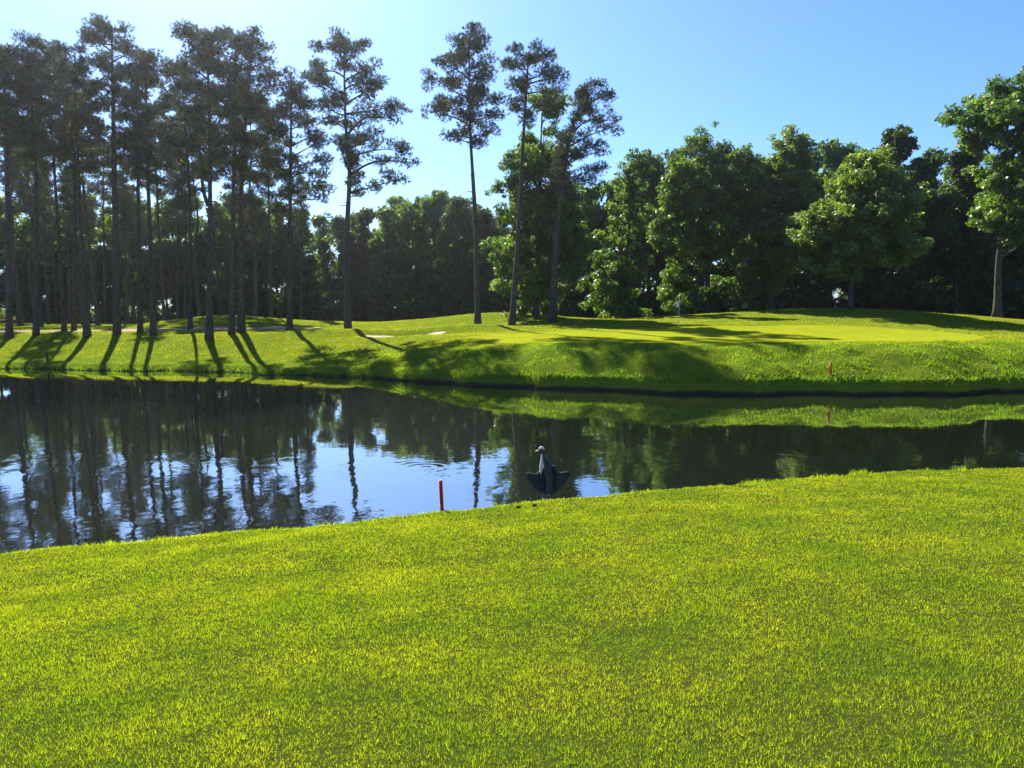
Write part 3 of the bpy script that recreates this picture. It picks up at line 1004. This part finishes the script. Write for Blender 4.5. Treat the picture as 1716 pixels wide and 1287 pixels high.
WOODL = ('leafy tree in the shaded wood behind the pines', 'trees of the shaded wood behind the pines')
WOODR = ('leafy tree deep in the dark wood behind the mound and green', 'trees of the dark wood behind the mound')
gen = [generic_tree('wood_tree', 18, 4.6, 'leaf_dark', 210, .38, *WOODL),
       generic_tree('wood_tree', 18, 5.4, 'leaf', 230, .38, *WOODL),
       generic_tree('wood_tree', 18, 4.0, 'leaf', 190, .36, *WOODL, low=.12),
       generic_tree('wood_tree', 18, 5.0, 'leaf_dark', 230, .40, *WOODL, low=.03)]
lst = []
for px, top, Y in [(575, 362, 104), (612, 345, 110), (650, 338, 103), (690, 330, 106), (735, 322, 112), (772, 328, 104), (812, 350, 100), (850, 350, 108), (540, 352, 112), (505, 340, 103),
                   (470, 342, 104), (435, 325, 98), (400, 320, 108), (365, 332, 96), (330, 318, 104), (596, 352, 122), (672, 332, 124), (715, 330, 126), (760, 330, 124), (800, 338, 120),
                   (300, 320, 106), (262, 338, 110), (225, 325, 102), (190, 345, 110), (150, 320, 104), (112, 338, 112), (70, 315, 106), (32, 332, 108), (-10, 320, 104), (282, 400, 96), (170, 410, 96), (50, 400, 98), (92, 360, 124), (210, 370, 126), (-60, 360, 112), (-120, 350, 104), (-190, 340, 98)]:
    lst.append((px, top, Y + 14, WOODL))
for px, top, Y in [(900, 330, 102), (945, 320, 106), (990, 300, 100), (1035, 300, 98), (1085, 262, 98), (1125, 250, 102), (1215, 232, 100), (1255, 250, 96), (1340, 240, 96), (1385, 238, 100),
                   (1440, 250, 98), (1470, 245, 104), (1545, 245, 98), (1590, 262, 102), (1635, 275, 96), (1680, 300, 98), (1725, 270, 94), (1780, 250, 92), (1850, 240, 96), (1940, 250, 100), (2040, 260, 100),
                   (1160, 270, 116), (1290, 262, 116), (1410, 262, 118), (1520, 262, 118), (1620, 290, 116), (1700, 310, 118), (1060, 290, 116), (970, 330, 118)]:
    lst.append((px, top, Y + 7, WOODR))
used = [False] * 4
labels = [None] * len(lst)
for wd, head in ((WOODL, 'shaded wood tree'), (WOODR, 'dark wood tree')):
    ix = [i for i, q in enumerate(lst) if q[3] is wd]
    for i, lb in zip(ix, lineup([lst[i][0] for i in ix], head)):
        labels[i] = lb
for i, (px, top, Y, (lab, grp)) in enumerate(lst):
    k = (i * 7 + i // 3) % 4
    b = P(px, 550, Y); b[2] = height(b[0], Y) - .05
    H = P(px, top, Y)[2] - b[2]
    s = gen[k]
    sxy = (0.55 + 0.45 * H / 18) * rng.uniform(0.9, 1.12)
    if not used[k] and lab == WOODL[0]:
        used[k] = True
        s['label'] = labels[i]
        s.location = b; s.scale = (sxy, sxy, H / 18); s.rotation_euler.z = rng.uniform(0, 6.28)
    else:
        place_copy(s, b, (sxy, H / 18), rng.uniform(0, 6.28), labels[i], grp)

# undergrowth that closes the foot of the wood
def thicket(name, spans, label, mat):
    C, R = [], []
    for px0, px1, Y0, Y1, h0, h1, n in spans:
        for _ in range(n):
            Y = rng.uniform(Y0, Y1); px = rng.uniform(px0, px1)
            p = P(px, 540, Y)
            hh = rng.uniform(h0, h1)
            C.append((p[0], Y, height(p[0], Y) + hh * rng.uniform(0.05, 1))); R.append(rng.uniform(.8, 1.7))
    v, f = leaves(np.array(C), np.array(R), 46, .42, tri=True)
    o = link(name, mesh_np(name, v, f, M[mat]))
    return tag(o, label, 'undergrowth', kind='stuff')


thicket('undergrowth', [(300, 900, 112, 124, 1, 8, 760), (-260, 310, 118, 140, 0.5, 4.0, 170), (900, 1300, 96, 110, 1, 7, 520), (1280, 2100, 94, 108, 1, 8, 900)], 'tangled bushes filling the foot of the wood', 'leaf_dark')

# ------------------------------------------------------------------ small things
def lathe(mb, prof, sides=16, base=(0, 0, 0)):
    pts = [(base[0], base[1], base[2] + z) for r, z in prof]
    th = np.arange(sides) * 2 * math.pi / sides
    v = np.array([[(base[0] + r * math.cos(a), base[1] + r * math.sin(a), base[2] + z) for a in th] for r, z in prof]).reshape(-1, 3)
    k = len(prof)
    i, j = np.meshgrid(np.arange(k - 1), np.arange(sides), indexing='ij'); i, j = i.ravel(), j.ravel(); jn = (j + 1) % sides
    mb.add(v, np.stack([i * sides + j, i * sides + jn, (i + 1) * sides + jn, (i + 1) * sides + j], 1))


M['red_paint'] = simple('red_stake_paint', (0.68, 0.055, 0.016), 0.6, 0.3, 22, 0.45)
M['orange_paint'] = simple('orange_stake_paint', (0.55, 0.10, 0.02), 0.6, 0.3, 14, 0.3)
M['dark_wood'] = simple('weathered_wood', (0.07, 0.05, 0.04), 0.9, 0.1, 10, 0.4)
M['pole_paint'] = simple('flagstick_paint', (0.62, 0.62, 0.60), 0.4, 0.4, 14, 0.15)
M['flag_cloth'] = simple('flag_cloth', (0.74, 0.75, 0.76), 0.8, 0.1, 16, 0.15)
M['soil'] = simple('dark_soil', (0.035, 0.026, 0.02), 0.95, 0.1, 30, 0.4)


def square_stake(px, py, Y, h, w, tilt, mats, label, group=None):
    b = P(px, py, Y); b[2] = height(b[0], Y)
    root = thing('hazard_stake', b, label, 'stake', group)
    root.rotation_euler = (0, math.radians(tilt), math.radians(20))
    r = w / 2
    def post(z0, z1, rr):
        mb = MB()
        # chamfered square section
        prof = []
        for z, s in ((z0, rr), (z1 - rr * .4, rr), (z1, rr * .72)):
            c = s * .28
            prof.append([(s, -s + c, z), (s, s - c, z), (s - c, s, z), (-s + c, s, z), (-s, s - c, z), (-s, -s + c, z), (-s + c, -s, z), (s - c, -s, z)])
        v = np.array(prof).reshape(-1, 3)
        q = [[i * 8 + j, i * 8 + (j + 1) % 8, (i + 1) * 8 + (j + 1) % 8, (i + 1) * 8 + j] for i in range(2) for j in range(8)]
        v = np.vstack([v, [[0, 0, z1], [0, 0, z0]]])
        tr = [[16 + j, 16 + (j + 1) % 8, 24] for j in range(8)] + [[(j + 1) % 8, j, 25] for j in range(8)]
        mb.add(v, np.array(q), np.array(tr))
        return mb
    link('post', post(0.0, h, r).build('post', M[mats[0]]), root)
    link('foot', post(-0.25, 0.07, r * 1.12).build('foot', M[mats[1]]), root)
    cap = MB(); cap.tube([(0, 0, h - .001), (0, 0, h + .008), (0, 0, h + .012)], [r * .74, r * .72, r * .3], 8)
    link('cap', cap.build('cap', M[mats[2]]), root)
    return root


nb = P(741, 851, 13.7)
square_stake(741, 850, float(y_near(nb[0])) - 0.12, 0.74, 0.064, -2.2, ('red_paint', 'dark_wood', 'flag_cloth'), 'red hazard stake at the near edge of the water', 'red hazard stakes round the pond')
fb = P(1392, 622, 36.6)
square_stake(1392, 620, float(y_far(fb[0])) + 1.25, 0.62, 0.085, 0.5, ('orange_paint', 'orange_paint', 'orange_paint'), 'orange red hazard stake on the rough bank below the green', 'red hazard stakes round the pond')
fb = P(80, 610, 50)
square_stake(80, 610, float(y_far(fb[0])) + 1.0, 0.62, 0.11, 1.0, ('dark_wood', 'dark_wood', 'dark_wood'), 'dark stake on the far bank below the pine stand', 'red hazard stakes round the pond')

# flagstick
b = P(1137, 553, 55.0); b[2] = height(b[0], 55.0) + .012
fl = thing('flagstick', b, 'flagstick with a limp pale flag standing on the putting green', 'flagstick')
mb = MB(); mb.tube([(0, 0, -.1), (0, 0, 1.0), (0, 0, 2.12)], [0.022, 0.02, 0.016], 8)
link('pole', mb.build('pole', M['pole_paint'], True), fl)
mb = MB(); lathe(mb, [(0.0, 2.115), (.022, 2.12), (.03, 2.14), (.022, 2.165), (0.0, 2.17)], 8)
link('knob', mb.build('knob', M['pole_paint'], True), fl)
# the cloth hangs in folds: a sheet with thickness
mb = MB()
nu, nv = 9, 12
for sgn in (1, -1):
    v = []
    for j in range(nv):
        for i in range(nu):
            u, w = i / (nu - 1), j / (nv - 1)
            wd = (0.05 + 0.17 * math.sin(min(1, w * 1.25) * math.pi * .62)) * u
            v.append((-0.02 - wd, 0.05 * math.sin(u * 9 + w * 2) * (.3 + w) + sgn * .003, 2.1 - 0.54 * w - 0.10 * u * (1 - w) - .05 * u))
    i, j = np.meshgrid(np.arange(nu - 1), np.arange(nv - 1)); k = (j * nu + i).ravel()
    q = np.stack([k, k + 1, k + nu + 1, k + nu], 1)
    mb.add(v, q if sgn > 0 else q[:, ::-1])
link('flag', mb.build('flag', M['flag_cloth'], True), fl)
mb = MB(); mb.tube([(0, 0, -.004), (0, 0, .004)], [0.056, 0.054], 12)
link('cup', mb.build('cup', M['soil']), fl)

# two clods of earth on the lawn near the water
for px, py, lab in ((868, 850, 'small dark clod of earth on the grass nearer the red stake'), (895, 849, 'small dark clod of earth on the grass nearer the heron')):
    b = P(px, py, 13.4); b = np.array([b[0], y_near(b[0]) - 1.15, 0]); b[2] = height(b[0], b[1]) + .012
    mb = MB()
    ph = rng.uniform(0, 6, 4)
    nu, nv = 16, 9
    v = []
    for j in range(nv):
        for i in range(nu):
            th, la = i * 2 * math.pi / nu, (j / (nv - 1) - .5) * math.pi * .98
            r = 1 + .22 * math.sin(3 * th + ph[0]) * math.cos(la) + .16 * math.sin(5 * th + 3 * la + ph[1]) + .12 * math.sin(7 * la + 2 * th + ph[2])
            v.append((.040 * r * math.cos(la) * math.cos(th), .028 * r * math.cos(la) * math.sin(th), .020 * r * math.sin(la) + .022))
    i, j = np.meshgrid(np.arange(nu), np.arange(nv - 1)); i, j = i.ravel(), j.ravel(); i2 = (i + 1) % nu
    mb.add(v, np.stack([j * nu + i, j * nu + i2, (j + 1) * nu + i2, (j + 1) * nu + i], 1))
    tag(link('soil_clod', mb.build('soil_clod', M['soil']), loc=b), lab, 'clod', 'clods of earth on the near lawn')

# ------------------------------------------------------------------ heron sunning itself with drooped wings
t = NT('heron_plumage')
v = t.coord()
sp = t.node('ShaderNodeSeparateXYZ'); t.ln(v, sp.inputs[0])
n = t.noise(26, 4, .7, t.coord((1, 1, .25)))
base_c = t.ramp(n, [(.3, (0.024, 0.034, 0.029)), (.7, (0.062, 0.078, 0.068))])
t.principled(base_c, 0.7, t.bump(n, .6, .01), .3)
M['plumage'] = t.m
t = NT('heron_flight_feathers')
n = t.noise(40, 3, .7, t.coord((1, 1, .15)))
oi = t.node('ShaderNodeObjectInfo')
fc = t.ramp(n, [(.3, (0.010, 0.013, 0.014)), (.7, (0.030, 0.036, 0.038))])
t.principled(t.mix(t.math('MULTIPLY', oi.outputs['Random'], .7), fc, (0.055, 0.064, 0.066)), 0.65, t.bump(n, .6, .008), .3)
M['flight'] = t.m
M['heron_white'] = simple('heron_white_feathers', (0.66, 0.60, 0.56), 0.75, .2, 40, .15)
M['heron_black'] = simple('heron_black_feathers', (0.012, 0.012, 0.016), 0.6, .3, 40, .3)
M['heron_bill'] = simple('heron_bill', (0.50, 0.42, 0.22), 0.4, .4, 30, .2)
M['heron_leg'] = simple('heron_leg_skin', (0.10, 0.085, 0.06), 0.7, .3, 40, .3)

hx, hy = P(912, 832, 15.3)[0], float(y_near(P(912, 832, 15.3)[0])) + 0.75
HB = thing('heron', (hx, hy, 0.0), 'grey heron standing upright in the shallows with drooped half open wings', 'bird')


def hp(px, py, dy=0.0):
    q = P(px, py, hy + dy)
    return (q[0] - hx, dy, q[2])


def skin_body(name, chains, mat, parent):
    me = bpy.data.meshes.new(name)
    verts, edges, radii = [], [], []
    for ch, joint in chains:
        st = len(verts)
        for p, r in ch:
            verts.append(p); radii.append(r)
        for i in range(len(ch) - 1):
            edges.append((st + i, st + i + 1))
        if joint is not None:
            edges.append((joint, st))
    me.from_pydata(verts, edges, [])
    o = link(name, me, parent)
    sk = o.modifiers.new('skin', 'SKIN')
    sk.use_smooth_shade = True
    for i, r in enumerate(radii):
        rx, ry = r if isinstance(r, tuple) else (r, r)
        me.skin_vertices[0].data[i].radius = (rx, ry)
    me.skin_vertices[0].data[0].use_root = True
    ss = o.modifiers.new('sub', 'SUBSURF'); ss.levels = 2; ss.render_levels = 2
    me.materials.append(mat)
    return o


spine = [(hp(921, 814, -.02), .10), (hp(921, 801), .112), (hp(919, 788), .112), (hp(916.5, 777), .094), (hp(913, 770), .060), (hp(910, 766), .038), (hp(909.5, 761), .034),
         (hp(908, 757), .046), (hp(905, 755.5), .038), (hp(902, 755.5), .022)]
tail = [(hp(923, 824, .05), .06), (hp(923, 834, .07), .03)]
skin_body('body', [(spine, None), (tail, 0)], M['plumage'], HB)
mb = MB(); mb.tube([hp(903.5, 755), hp(900, 755.4), hp(896, 756.6)], [.019, .013, .003], 8)
link('bill', mb.build('bill', M['heron_bill'], True), HB)
mb = MB(); mb.tube(smooth_path([hp(903, 753.5, -.012), hp(906, 750.8, -.012), hp(909.5, 751.5, -.008), hp(912, 754, 0)], 9), [.010, .022, .030, .034, .035, .033, .028, .020, .008], 8)
link('head_cap', mb.build('head_cap', M['heron_white'], True), HB)
mb = MB(); mb.tube(smooth_path([hp(905, 753.6, -.034), hp(909, 753, -.03), hp(914, 756.5, 0), hp(918.5, 761, .02)], 9), np.linspace(.010, .004, 9), 6)
link('crest', mb.build('crest', M['heron_black'], True), HB)
mb = MB(); mb.tube(smooth_path([hp(908, 761, -.025), hp(908, 768, -.05), hp(907.5, 775, -.09), hp(906.8, 784, -.105), hp(906, 795, -.09)], 14), np.concatenate([np.linspace(.014, .028, 7), np.linspace(.030, .034, 4), [.030, .022, .008]]), 8)
link('neck_stripe', mb.build('neck_stripe', M['heron_white'], True), HB)
mb = MB(); lathe(mb, [(1e-4, -.007), (.006, -.004), (.007, 0), (.006, .004), (1e-4, .007)], 8, hp(904.6, 754.6, -.033))
link('eye', mb.build('eye', M['heron_black'], True), HB)


def wing(shoulder, wrist, tip, trail, n_f, parent):
    """A drooped wing: fan of overlapping long feathers between a bent leading edge and the body, each with thickness."""
    lead = smooth_path([shoulder, wrist, tip], n_f)
    root_ = smooth_path(trail, n_f)
    cov = MB(); cov.tube(smooth_path([shoulder, (np.array(shoulder) + wrist) / 2 + [0, 0, .012], wrist, tip], 10), [.03, .032, .03, .028, .026, .022, .018, .013, .009, .004], 8)
    w = link('wing', cov.build('wing', M['plumage'], True), parent)
    for i in range(n_f):
        a, b_ = lead[i], lead[i] + (root_[i] - lead[i]) * (1.0 + (.05, -.03, .03, -.05)[i % 4])
        d = unit(b_ - a); s = unit(np.cross(d, [0, 1, 0])); nn = np.cross(d, s)
        prof = [(0, .014), (.25, .030), (.6, .036), (.88, .030), (1, .010)]
        v = []
        for tt, ww in prof:
            c = a + (b_ - a) * tt + nn * (.03 * math.sin(tt * 3) + .004 * (i % 3))
            v += [c - s * ww + nn * .001, c + nn * .005, c + s * ww + nn * .001, c - nn * .003]
        q = [[k * 4 + j, k * 4 + (j + 1) % 4, k * 4 + 4 + (j + 1) % 4, k * 4 + 4 + j] for k in range(4) for j in range(4)]
        q += [[3, 2, 1, 0], [16, 17, 18, 19]]
        f = MB(); f.add(v, np.array(q))
        link('feather', f.build('feather', M['flight']), w)


wing(hp(926, 781, 0), hp(937, 793, -.06), hp(951.5, 789.5, -.12), [hp(924, 827, .02), hp(931, 825, -.02), hp(939, 819, -.05), hp(946, 810, -.07), hp(951.5, 799, -.09)], 13, HB)
wing(hp(912, 785, 0), hp(899, 795, -.06), hp(884, 792, -.12), [hp(918, 828, .02), hp(909, 827, -.02), hp(899, 822, -.05), hp(890, 814, -.07), hp(884, 802, -.09)], 13, HB)
for px, lean in ((917, -.02), (924, .03)):
    mb = MB()
    a = np.array(hp(px, 818)); k = np.array((a[0] + lean * .5, .03, .16)); f = np.array((a[0] + lean, -.02, -.12))
    mb.tube([a, (a + k) / 2, k, (k + f) / 2, f], [.022, .014, .013, .009, .011], 7)
    for ang in (-2.3, -1.57, -.8, 1.57):
        mb.tube([f, f + np.array([math.cos(ang) * .05, math.sin(ang) * .05, -.012]), f + np.array([math.cos(ang) * .1, math.sin(ang) * .1, -.02])], [.008, .007, .003], 5)
    link('leg', mb.build('leg', M['heron_leg'], True), HB)

# ------------------------------------------------------------------ thin haze over the whole course, added to imitate the sun's glare veil
t = NT('glare_haze')
vol = t.node('ShaderNodeVolumePrincipled')
vol.inputs['Color'].default_value = (0.92, 0.95, 1.0, 1)
vol.inputs['Density'].default_value = HAZE
vol.inputs['Anisotropy'].default_value = 0.84
t.ln(vol.outputs[0], t.out.inputs['Volume'])
zt = 36.0
x0, x1, y0, y1, z0 = -1300., 1300., -900., 1900., -2.3
v = [(x, y, z) for z in (z0, zt) for x, y in ((x0, y0), (x1, y0), (x1, y1), (x0, y1))]
f = np.array([(3, 2, 1, 0), (4, 5, 6, 7), (0, 1, 5, 4), (1, 2, 6, 5), (2, 3, 7, 6), (3, 0, 4, 7)])
tag(link('haze', mesh_np('haze', np.array(v), f, t.m)), 'thin bluish haze over the course, added for the veil of sun glare', kind='stuff')
